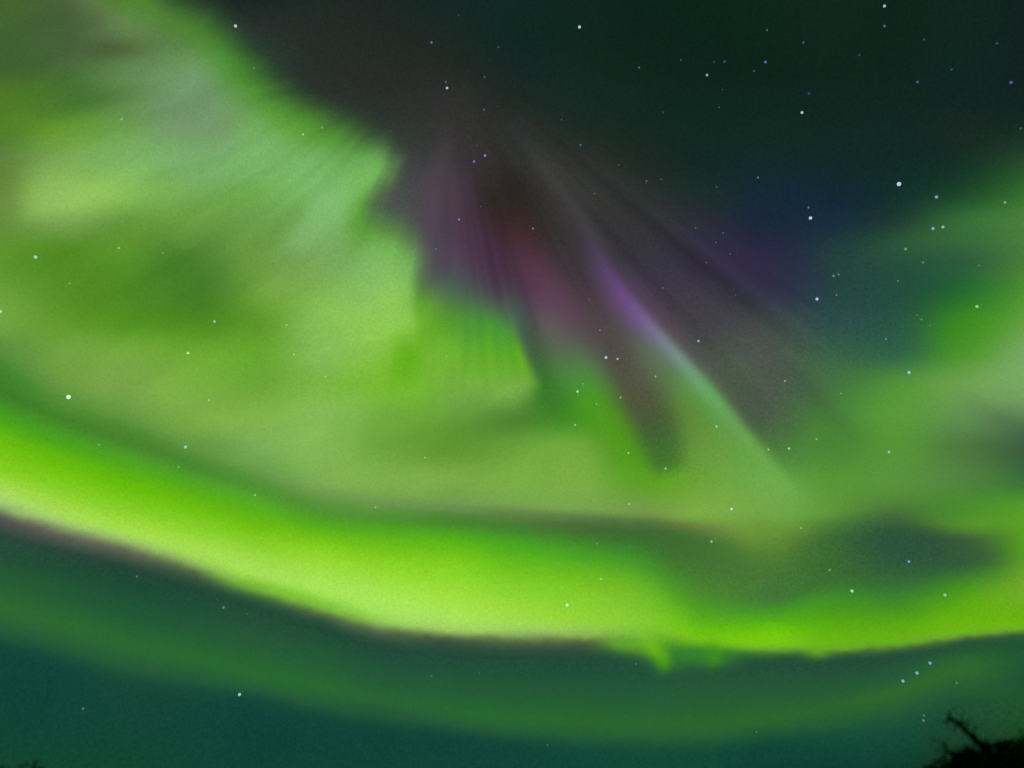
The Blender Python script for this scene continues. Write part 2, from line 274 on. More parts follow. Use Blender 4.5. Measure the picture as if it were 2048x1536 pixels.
    T_out = stroke(T_out, [(1300,604,(78,66,80),.0,30,7),(1352,668,(80,78,80),.5,34,7),(1424,752,(80,84,78),.75,40,7),(1500,842,(74,86,72),.65,42,8),(1566,924,(72,106,60),.35,36,12),(1620,990,(84,140,58),.0,30,10)])
    T_out = stroke(T_out, [(1262,594,(122,96,150),.0,8,10),(1310,656,(128,120,150),.5,7,10),(1360,712,(126,152,140),.65,7,10),(1420,784,(114,176,112),.6,7,10),(1500,880,(118,176,88),.4,7,11),(1590,984,(118,176,84),.15,9,12),(1640,1040,(112,170,74),.0,9,12)])
    T_out = stroke(T_out, [(1268,566,(72,58,72),.0,14,10),(1326,640,(86,60,80),.45,16,10),(1400,730,(84,76,80),.3,18,10),(1470,800,(72,82,74),.0,20,10)])
    T_out = stroke(T_out, [(1440,730,(78,84,78),.2,30),(1520,812,(74,88,74),.6,32),(1590,880,(70,110,62),.4,26),(1640,930,(76,130,52),.0,24)])
    T_out = stroke(T_out, [(1500,620,(76,88,80),.0,16),(1580,690,(76,104,80),.45,16),(1660,760,(74,118,70),.35,18),(1720,810,(78,138,60),.0,18)])
    T_out = stroke(T_out, [(1540,700,(64,78,70),.0,12),(1610,776,(64,88,66),.5,13),(1680,846,(66,112,56),.45,15),(1740,900,(74,134,52),.0,18)])
    # the swirl on the right
    T_out = blob(T_out, 1880, 480, 90, 24, -4, (60,112,58), .45)
    T_out = blob(T_out, 1906, 524, 60, 14, 0, (42,84,60), .4)
    T_out = blob(T_out, 1952, 668, 46, 60, 35, (66,142,26), .5)
    T_out = blob(T_out, 2040, 740, 70, 50, -20, (124,172,104), .5)
    T_out = blob(T_out, 1990, 790, 70, 26, 10, (112,158,88), .4)
    T_out = stroke(T_out, [(1930,800,(88,128,72),.2,16),(1985,838,(80,112,70),.6,22),(2060,872,(64,96,66),.7,30),(2150,900,(60,92,62),.7,34)])
    T_out = blob(T_out, 1900, 948, 80, 22, 0, (90,136,72), .3)
    warp = 44 * vnoise(X / 150, Y / 150, 21)
    warp = warp + 30 * vnoise(X / 330, Y / 330, 22)
    wisp = vnoise((ang + warp / 420) * 11, rad / 330, 31) + .55 * vnoise((ang + warp / 420) * 25, rad / 200, 33) + .25 * vnoise((ang + warp / 600) * 55, rad / 150, 35)
    near = sstep(60, 220, rad) * (1 - sstep(560, 900, rad))
    up = near * (1 - sstep(480, 640, Y)) * (1 - sstep(900, 960, X))
    T_in = T_in * (1 + .065 * up * wisp)[..., None] + (up * wisp)[..., None] * np.array([1., 0, 3.])
    fine = vnoise(ang * 24, rad / 700, 41) + .8 * vnoise(ang * 52, rad / 500, 43)
    right = sstep(120, 300, rad) * (1 - sstep(860, 1040, rad)) * sstep(.60, .74, ang) * (1 - sstep(.88, 1.06, ang))
    left = sstep(120, 260, rad) * (1 - sstep(520, 700, rad)) * sstep(-.05, .12, ang) * (1 - sstep(.5, .62, ang))
    T_out = T_out * (1 + (.22 * right + .14 * left) * fine)[..., None]
    g = np.exp(-.5 * (((X - 1000) / 130)**2 + ((Y - 500) / 130)**2))
    T_out = T_out * (1 - .10 * g)[..., None]
    g = np.exp(-.5 * (((X - 1400) / 190)**2 + ((Y - 560) / 170)**2)) * sstep(.62, .74, ang)
    T_out = T_out * (1 - .13 * g)[..., None]
    g = sstep(520, 620, X) * (1 - sstep(1040, 1180, X)) * (1 - sstep(260, 380, Y))
    T_out = T_out * (1 - g[..., None] * np.array([.07, .0, .01]))
    fray = 15 * wisp * sstep(640, 560, Y) * sstep(120, 260, rad)
    T = T_out + poly_mask(RIM, fray)[..., None] * (T_in - T_out)
    # arcs
    L = np.empty_like(T)
    jit = 3.5 * vnoise(X / 34, Y / 13, 51) + 3 * vnoise(X / 15, Y / 8, 52)      # ripples along the borders
    for j in range(len(gx)):
        L[:, j] = hermite(TY[j], TC[j], np.clip(gy + jit[:, j], TY[j, 0], TY[j, -1]))
    g = np.exp(-.5 * (((X - 1350) / 90)**2 + ((Y - 1170) / 60)**2))
    L = L + .9 * g[..., None] * (blur(L, 26) - L)
    m = sstep(0, 1, (Y - TY[:, 0]) / (TY[:, 1] - TY[:, 0] + 1))
    T = T + m[..., None] * (L - T)
    # dark lens and ray foot below the ribbon
    T = blob(T, 1850, 1098, 96, 24, 12, (43,84,60), .75)
    T = blob(T, 1936, 1108, 44, 12, 8, (60,94,56), .5)
    T = stroke(T, [(1460,1030,(120,164,70),.3,30),(1510,1064,(108,150,58),.7,26),(1536,1096,(92,138,52),.35,24),(1548,1150,(76,122,50),.0,24)])
    T = stroke(T, [(400,1140,(120,180,60),.0,8),(470,1166,(118,182,52),.65,8),(540,1180,(118,184,48),.7,9),(620,1202,(124,190,54),.65,9),(700,1228,(128,192,60),.5,8),(790,1248,(138,198,80),.0,8)])
    # hanging fold under the arc
    T = stroke(T, [(1196,1276,(122,186,52),.0,12),(1240,1290,(112,180,44),.6,10),(1300,1296,(92,162,38),.6,14),(1350,1312,(56,128,44),.75,15),(1440,1316,(56,132,40),.8,12),(1490,1312,(52,124,44),.0,12)])
    T = stroke(T, [(1288,1268,(130,198,48),.6,14),(1310,1296,(108,184,20),.9,13),(1332,1326,(76,160,28),.9,11,14),(1352,1334,(56,130,40),.3,8)])
    T = stroke(T, [(1424,1296,(70,148,34),.4,12),(1434,1318,(62,142,32),.7,14),(1450,1330,(46,110,44),.2,8)])
    T = blob(T, 1636, 1306, 18, 8, 0, (106,176,34), .6)
    return np.clip(T, 0, 255)

def lin(c):
    c = np.asarray(c, float) / 255
    return np.where(c <= .04045, c / 12.92, ((c + .055) / 1.055)**2.4)
# ------------------------------------------------------------ END AURORA FIELD

# ------------------------------------------------------------------- helpers
FWD = Vector((0.0, math.cos(ELEV), math.sin(ELEV)))
RGT = Vector((1.0, 0.0, 0.0))
UPV = Vector((0.0, -math.sin(ELEV), math.cos(ELEV)))
FOC = (CW / 2) / math.tan(HFOV / 2)
KM = 10.0                                       # the sky is built at 1 : 100, ten metres to the kilometre

def chart_dir(x, y):
    """Direction in the world of a point of the sky chart (arrays allowed)."""
    a = (np.asarray(x, float) - CW / 2) / FOC; b = (CH / 2 - np.asarray(y, float)) / FOC
    return np.stack([FWD[i] + a * RGT[i] + b * UPV[i] for i in range(3)], -1)

def sky_point(x, y, dist):
    d = chart_dir(x, y); d = d / np.linalg.norm(d)
    return EYE + Vector(d) * dist

def tag(o, label=None, category=None, group=None, kind=None):
    if label: o['label'] = label
    if category: o['category'] = category
    if group: o['group'] = group
    if kind: o['kind'] = kind
    return o

def link(name, mesh, parent=None):
    o = bpy.data.objects.new(name, mesh); COL.objects.link(o)
    if parent: o.parent = parent
    return o

def empty(name, loc=(0, 0, 0)):
    o = bpy.data.objects.new(name, None); COL.objects.link(o); o.location = loc
    return o

def mesh_np(name, verts, quads, mat, attr=None, smooth=True):
    me = bpy.data.meshes.new(name)
    verts = np.asarray(verts, np.float32); quads = np.asarray(quads, np.int32)
    n = quads.shape[1]
    me.vertices.add(len(verts)); me.vertices.foreach_set('co', verts.ravel())
    me.loops.add(quads.size); me.loops.foreach_set('vertex_index', quads.ravel())
    me.polygons.add(len(quads)); me.polygons.foreach_set('loop_start', np.arange(0, quads.size, n, dtype=np.int32))
    me.polygons.foreach_set('use_smooth', np.full(len(quads), smooth))
    if attr is not None:
        a = me.attributes.new('emissivity', 'FLOAT_COLOR', 'POINT')
        a.data.foreach_set('color', np.concatenate([attr, np.ones((len(attr), 1))], 1).astype(np.float32).ravel())
    me.materials.append(mat)
    me.update(); me.validate()
    return me

# ----------------------------------------------------------------- materials
def new_mat(name):
    m = bpy.data.materials.new(name); m.use_nodes = True
    m.node_tree.nodes.clear()
    return m, m.node_tree.nodes, m.node_tree.links

def glow_material(name, share, grain_size, grain, clear):
    """Light given off by thin excited gas: the emissivity of each point of the mesh,
    broken up by a fine mottling, added over what lies behind."""
    m, N, L = new_mat(name)
    out = N.new('ShaderNodeOutputMaterial')
    at = N.new('ShaderNodeAttribute'); at.attribute_name = 'emissivity'
    tc = N.new('ShaderNodeTexCoord')
    n1 = N.new('ShaderNodeTexNoise'); n1.inputs['Scale'].default_value = 1.0 / grain_size
    n1.inputs['Detail'].default_value = 1.5; n1.inputs['Roughness'].default_value = .6
    L.new(tc.outputs['Object'], n1.inputs['Vector'])
    n2 = N.new('ShaderNodeTexNoise'); n2.inputs['Scale'].default_value = 1.0 / (grain_size * 26)
    n2.inputs['Detail'].default_value = 3.0
    L.new(tc.outputs['Object'], n2.inputs['Vector'])
    a = N.new('ShaderNodeMath'); a.operation = 'MULTIPLY_ADD'; a.inputs[1].default_value = grain; a.inputs[2].default_value = 1 - grain * .5
    L.new(n1.outputs['Fac'], a.inputs[0])
    b = N.new('ShaderNodeMath'); b.operation = 'MULTIPLY_ADD'; b.inputs[1].default_value = .12; b.inputs[2].default_value = .94
    L.new(n2.outputs['Fac'], b.inputs[0])
    c = N.new('ShaderNodeMath'); c.operation = 'MULTIPLY'; L.new(a.outputs[0], c.inputs[0]); L.new(b.outputs[0], c.inputs[1])
    d = N.new('ShaderNodeMath'); d.operation = 'MULTIPLY'; d.inputs[1].default_value = share; L.new(c.outputs[0], d.inputs[0])
    em = N.new('ShaderNodeEmission')
    n3 = N.new('ShaderNodeTexNoise'); n3.inputs['Scale'].default_value = .55 / grain_size; n3.inputs['Detail'].default_value = 1.0
    L.new(tc.outputs['Object'], n3.inputs['Vector'])
    v1 = N.new('ShaderNodeVectorMath'); v1.operation = 'MULTIPLY_ADD'; v1.inputs[1].default_value = (grain * .5,) * 3; v1.inputs[2].default_value = (1 - grain * .25,) * 3
    L.new(n3.outputs['Color'], v1.inputs[0])
    v2 = N.new('ShaderNodeVectorMath'); v2.operation = 'MULTIPLY'; L.new(at.outputs['Color'], v2.inputs[0]); L.new(v1.outputs[0], v2.inputs[1])
    L.new(v2.outputs[0], em.inputs['Color']); L.new(d.outputs[0], em.inputs['Strength'])
    if clear:
        tr = N.new('ShaderNodeBsdfTransparent'); ad = N.new('ShaderNodeAddShader')
        L.new(em.outputs[0], ad.inputs[0]); L.new(tr.outputs[0], ad.inputs[1]); L.new(ad.outputs[0], out.inputs['Surface'])
    else:
        L.new(em.outputs[0], out.inputs['Surface'])
    m.cycles.emission_sampling = 'NONE'
    return m

AURORA = glow_material('aurora_glow', .5, 4.2, .55, True)
NIGHT = glow_material('night_sky', 1.0, 15.0, .62, False)

def star_material():
    m, N, L = new_mat('starlight')
    out = N.new('ShaderNodeOutputMaterial'); oi = N.new('ShaderNodeObjectInfo'); em = N.new('ShaderNodeEmission')
    tr = N.new('ShaderNodeBsdfTransparent'); ad = N.new('ShaderNodeAddShader')     # starlight adds to the glow, it does not block it
    L.new(oi.outputs['Color'], em.inputs['Color']); L.new(em.outputs[0], ad.inputs[0]); L.new(tr.outputs[0], ad.inputs[1]); L.new(ad.outputs[0], out.inputs['Surface'])
    m.cycles.emission_sampling = 'NONE'
    return m
STAR = star_material()

def rough_material(name, c1, c2, scale, rough=.85):
    m, N, L = new_mat(name)
    out = N.new('ShaderNodeOutputMaterial'); p = N.new('ShaderNodeBsdfPrincipled')
    tc = N.new('ShaderNodeTexCoord'); n = N.new('ShaderNodeTexNoise'); n.inputs['Scale'].default_value = scale; n.inputs['Detail'].default_value = 6
    r = N.new('ShaderNodeValToRGB'); r.color_ramp.elements[0].color = (*c1, 1); r.color_ramp.elements[1].color = (*c2, 1)
    r.color_ramp.elements[0].position = .35; r.color_ramp.elements[1].position = .65
    L.new(tc.outputs['Object'], n.inputs['Vector']); L.new(n.outputs['Fac'], r.inputs['Fac']); L.new(r.outputs['Color'], p.inputs['Base Color'])
    bp = N.new('ShaderNodeBump'); bp.inputs['Strength'].default_value = .4; L.new(n.outputs['Fac'], bp.inputs['Height']); L.new(bp.outputs[0], p.inputs['Normal'])
    p.inputs['Roughness'].default_value = rough
    p.inputs['Specular IOR Level'].default_value = .15
    L.new(p.outputs[0], out.inputs['Surface'])
    return m
BARK = rough_material('bark', (.06, .05, .035), (.12, .10, .075), 9)
LEAF = rough_material('foliage', (.055, .11, .03), (.08, .12, .04), 3)
def let_light_through(m, share):
    N, L = m.node_tree.nodes, m.node_tree.links
    p = next(n for n in N if n.type == 'BSDF_PRINCIPLED'); out = next(n for n in N if n.type == 'OUTPUT_MATERIAL')
    t = N.new('ShaderNodeBsdfTranslucent'); mx = N.new('ShaderNodeMixShader'); mx.inputs[0].default_value = share
    L.new(p.inputs['Base Color'].links[0].from_socket, t.inputs['Color'])
    L.new(p.outputs[0], mx.inputs[1]); L.new(t.outputs[0], mx.inputs[2]); L.new(mx.outputs[0], out.inputs['Surface'])
let_light_through(LEAF, .45)
SOIL = rough_material('dark_heath', (.012, .02, .008), (.035, .04, .02), .6)

# ------------------------------------------------- how the glow is shared out
T = build_field()
TL = lin(T)
edge = np.minimum(np.minimum(X - gx[0], gx[-1] - X), np.minimum(Y - gy[0], gy[-1] - Y))
FADE = sstep(8, 200, edge)
DARK = np.minimum(lin((11, 33, 27)), TL * .92)
ZR = np.hypot(X - 895, Y - 100)                 # distance on the chart from the magnetic zenith

def band(a, b, sa, sb):
    """Soft band between two heights given per chart column."""
    return sstep(-sa, sa, Y - a) * sstep(-sb, sb, b - Y)

E = blur(np.repeat(TY[None], 3, 0), 60)[1]      # smoothed band heights
arc_low, arc_top = E[:, 9], E[:, 3]
SH = {}
SH['arc_fold'] = poly_mask([(1180,1288,14),(1250,1294,14),(1400,1302,12),(1500,1308,14),(1488,1338,18),(1340,1352,18),(1262,1328,18),(1196,1306,16)])
SH['arc_fringe'] = band(arc_low - 12, arc_low + 20, 12, 16) * (1 - sstep(1180, 1260, X))
SH['arc'] = band(arc_top + 14, arc_low + 16, 34, 18)
SH['faint'] = band((E[:, 10] + E[:, 11]) / 2, E[:, 14] - 6, 30, 26)
SH['ray_top'] = poly_mask([(1110,380,30),(1160,400,26),(1200,460,22),(1262,550,20),(1330,640,20),(1352,676,24),(1300,720,34),(1250,690,36),(1200,610,34),(1160,520,30)])
SH['ray'] = poly_mask([(1320,630,20),(1400,725,20),(1500,850,22),(1600,960,30),(1660,1040,44),(1600,1060,44),(1500,1010,44),(1420,960,44),(1370,860,40),(1330,780,38),(1270,690,34)])
SH['foot_top'] = poly_mask([(1000,470,44),(1060,480,40),(1130,560,36),(1200,650,36),(1200,700,40),(1120,700,40),(1050,640,30),(1010,560,30)])
SH['foot'] = poly_mask([(1090,690,36),(1190,700,36),(1240,760,26),(1280,860,24),(1320,950,30),(1400,990,40),(1330,1010,40),(1240,960,40),(1180,880,40),(1110,840,40)])
SH['fan_top'] = poly_mask([(850,330,34),(900,300,40),(960,400,40),(1010,480,34),(1028,600,30),(980,606,40),(900,576,36),(856,560,24),(842,480,24)])
SH['fan'] = poly_mask([(846,560,22),(900,580,36),(980,606,36),(1024,620,24),(1056,700,18),(1080,770,18),(1066,826,30),(940,836,36),(848,810,30)])
SH['ribbon'] = band(np.interp(gx, [-400, 0, 512, 720, 900, 1100, 1300, 1500, 1600], [600, 655, 820, 866, 880, 866, 975, 1000, 1010]),
                    (E[:, 2] + E[:, 3]) / 2, 46, 26) * (1 - sstep(1440, 1640, X))
SH['swirl'] = poly_mask([(2460,250,60),(2060,300,70),(1900,400,70),(1780,470,60),(1830,560,70),(1850,640,70),(1800,730,60),(1640,770,60),(1600,900,60),(1600,1040,50),(1760,1020,40),(1880,1080,34),(1980,1150,40),(2060,1140,60),(2460,1140,60)])
SH['patch'] = poly_mask([(1400,440,60),(1500,440,60),(1590,500,56),(1620,570,56),(1560,620,50),(1450,570,50),(1380,500,56)])
SH['curtain'] = poly_mask([(p[0], p[1], max(p[2], 34)) for p in RIM]) * (1 - sstep(-30, 20, Y - arc_top))
ORDER = ['arc_fold', 'arc_fringe', 'arc', 'faint', 'ray_top', 'ray', 'foot_top', 'foot', 'fan', 'fan_top', 'ribbon', 'curtain', 'swirl', 'patch']
rest = np.ones(X.shape); W = {}
for k in ORDER:
    W[k] = rest * SH[k]; rest = rest - W[k]
W0 = rest

# heights above the ground in kilometres
v_arc = np.clip((arc_low - Y) / 190, -.3, 1.6)
v_faint = np.clip((E[:, 14] - Y) / 150, -.3, 1.5)
ray_h = np.clip(1.15 - ZR / 1050, 0, 1)
HGT = {
 'arc': 102 + 26 * v_arc, 'arc_fringe': 99 + 26 * v_arc, 'arc_fold': 97 + 22 * v_arc,
 'faint': 112 + 22 * v_faint,
 'ray': 104 + 150 * ray_h, 'ray_top': 104.5 + 150 * ray_h,
 'foot': 108 + 140 * ray_h, 'foot_top': 108.5 + 140 * ray_h,
 'fan': 103 + 120 * ray_h, 'fan_top': 103.5 + 120 * ray_h,
 'ribbon': 118 + 10 * np.sin(X / 420) + 0 * Y,
 'curtain': 144 + 12 * np.sin(X / 260 + Y / 340) + 6 * np.sin(Y / 170),
 'swirl': 138 + 10 * np.sin(X / 300 - Y / 220),
 'patch': 190 + 0 * X,
}

def glow_mesh(name, key, parent=None, thick=4.0):
    """A closed, thin body of glowing gas over the part of the sky chart where its share shows."""
    w = W[key] * FADE
    keep = w > .006
    cell = keep[:-1, :-1] | keep[1:, :-1] | keep[:-1, 1:] | keep[1:, 1:]
    used = np.zeros(X.shape, bool)
    used[:-1, :-1] |= cell; used[1:, :-1] |= cell; used[:-1, 1:] |= cell; used[1:, 1:] |= cell
    idx = -np.ones(X.shape, int); n = used.sum(); idx[used] = np.arange(n)
    d = chart_dir(X[used], Y[used])
    h = HGT[key][used]
    front = np.array(EYE) + d * ((h * KM - EYE.z) / d[:, 2])[:, None]
    back = np.array(EYE) + d * (((h + thick) * KM - EYE.z) / d[:, 2])[:, None]
    e = np.clip((TL - DARK)[used], 0, None) * w[used][:, None]
    r, c = np.nonzero(cell)
    q = np.stack([idx[r, c], idx[r + 1, c], idx[r + 1, c + 1], idx[r, c + 1]], 1)
    quads = [q, q[:, ::-1] + n]
    cp = np.pad(cell, 1)
    for dr, dc, a, b in ((-1, 0, (0, 0), (0, 1)), (1, 0, (1, 1), (1, 0)), (0, -1, (1, 0), (0, 0)), (0, 1, (0, 1), (1, 1))):
        m = cell & ~cp[1 + dr:1 + dr + cell.shape[0], 1 + dc:1 + dc + cell.shape[1]]
        rr, cc = np.nonzero(m)
        i, j = idx[rr + a[0], cc + a[1]], idx[rr + b[0], cc + b[1]]
        quads.append(np.stack([i, j, j + n, i + n], 1))
    me = mesh_np(name, np.concatenate([front, back]), np.concatenate(quads), AURORA, np.concatenate([e, e]))
    return link(name, me, parent)

# --------------------------------------------------------------- sky, ground
def build_sky():
    th = np.radians(np.concatenate([np.arange(0, 62, .36), np.arange(62, 181, 4), [180.]])); th[0] = 1e-4
    ph = np.radians(np.arange(0, 360, .75))
    t, p = np.meshgrid(th, ph, indexing='ij')
    loc = np.stack([np.sin(t) * np.cos(p), np.sin(t) * np.sin(p), np.cos(t)], -1)
    d = loc[..., :1] * np.array(RGT) + loc[..., 1:2] * np.array(UPV) + loc[..., 2:] * np.array(FWD)
    zc = np.maximum(loc[..., 2], .2)
    cx = CW / 2 + FOC * loc[..., 0] / zc; cy = CH / 2 - FOC * loc[..., 1] / zc
    def samp(A, u, v):
        u = np.clip((u - gx[0]) / STEP, 0, len(gx) - 1.001); v = np.clip((v - gy[0]) / STEP, 0, len(gy) - 1.001)
        i, j = u.astype(int), v.astype(int); fu, fv = u - i, v - j
        if A.ndim == 3: fu, fv = fu[..., None], fv[..., None]
        return A[j, i] * (1-fu) * (1-fv) + A[j, i+1] * fu * (1-fv) + A[j+1, i] * (1-fu) * fv + A[j+1, i+1] * fu * fv
    w = (W0 * FADE)[..., None]
    S = w * TL + (1 - w) * DARK
    inside = (loc[..., 2] > .3) & (cx > gx[0]) & (cx < gx[-1]) & (cy > gy[0]) & (cy < gy[-1])
    e = np.where(inside[..., None], samp(S, cx, cy), samp(DARK, cx, cy))
    nt, npn = t.shape
    i, j = np.meshgrid(np.arange(nt - 1), np.arange(npn), indexing='ij'); j2 = (j + 1) % npn
    q = np.stack([i * npn + j, i * npn + j2, (i + 1) * npn + j2, (i + 1) * npn + j], -1).reshape(-1, 4)
    me = mesh_np('sky', d.reshape(-1, 3) * 6000.0, q, NIGHT, e.reshape(-1, 3))
    return tag(link('sky', me), 'dark green night sky behind the aurora', 'sky', kind='structure')
build_sky()

def build_ground():
    R = [0, 4, 8, 14, 22, 40, 80, 200, 600, 2000, 5900]; n = 72
    rng = np.random.RandomState(4)
    v = [(0, 0, 0)]; f = []
    bm = bmesh.new(); c = bm.verts.new((0, 0, 0)); prev = None
    for r in R[1:]:
        ring = [bm.verts.new((r * math.cos(k * 2 * math.pi / n), r * math.sin(k * 2 * math.pi / n), (rng.rand() - .5) * min(.12, r * .01))) for k in range(n)]
        for k in range(n):
            if prev is None: bm.faces.new((c, ring[k], ring[(k + 1) % n]))
            else: bm.faces.new((prev[k], ring[k], ring[(k + 1) % n], prev[(k + 1) % n]))
        prev = ring
    me = bpy.data.meshes.new('ground'); bm.to_mesh(me); bm.free(); me.materials.append(SOIL)
    return tag(link('ground', me), 'dark ground under the night sky', 'ground', kind='structure')
build_ground()

# -------------------------------------------------------------------- aurora
GA = 'forms of the aurora'
o = glow_mesh('aurora_arc', 'arc')
tag(o, 'brightest lime green auroral arc, sagging right across the lower sky', 'aurora', GA)
f = glow_mesh('lower_fringe', 'arc_fringe', o); f['label'] = 'thin brownish grey lower edge of the arc'
f = glow_mesh('hanging_fold', 'arc_fold', o); f['label'] = 'small green drips hanging under the arc'
o = glow_mesh('aurora_arc', 'faint')
tag(o, 'faint dark green auroral arc running parallel below the bright lime arc', 'aurora', GA)
o = glow_mesh('aurora_curtain', 'curtain')
tag(o, 'huge pale green billowing aurora curtain with dark folds filling the upper left', 'aurora', GA)
o = glow_mesh('aurora_fan', 'fan')
tag(o, 'fan of upright green rays with a sharp right edge beside the big curtain', 'aurora', GA)
f = glow_mesh('violet_top', 'fan_top', o); f['label'] = 'dull violet top of the ray fan'
o = glow_mesh('aurora_ray', 'ray')
tag(o, 'long thin slanting auroral ray with a vivid violet top and pale green foot', 'aurora', GA)
f = glow_mesh('violet_top', 'ray_top', o); f['label'] = 'vivid violet upper end of the slanting ray'
o = glow_mesh('aurora_ray', 'foot')
tag(o, 'curved saturated green auroral ray with a wine red top, left of the dark finger', 'aurora', GA)
f = glow_mesh('wine_red_top', 'foot_top', o); f['label'] = 'dim wine red upper end of the curved ray'
o = glow_mesh('aurora_ribbon', 'ribbon')
tag(o, 'broad pale olive green aurora ribbon with a grey lower border above the bright arc', 'aurora', GA)
o = glow_mesh('aurora_swirl', 'swirl')
tag(o, 'green aurora swirl curling round a dark hollow at the right edge', 'aurora', GA)
o = glow_mesh('aurora_patch', 'patch')
tag(o, 'dim purple auroral patch beside the dark blue sky right of the slanting ray', 'aurora', GA)

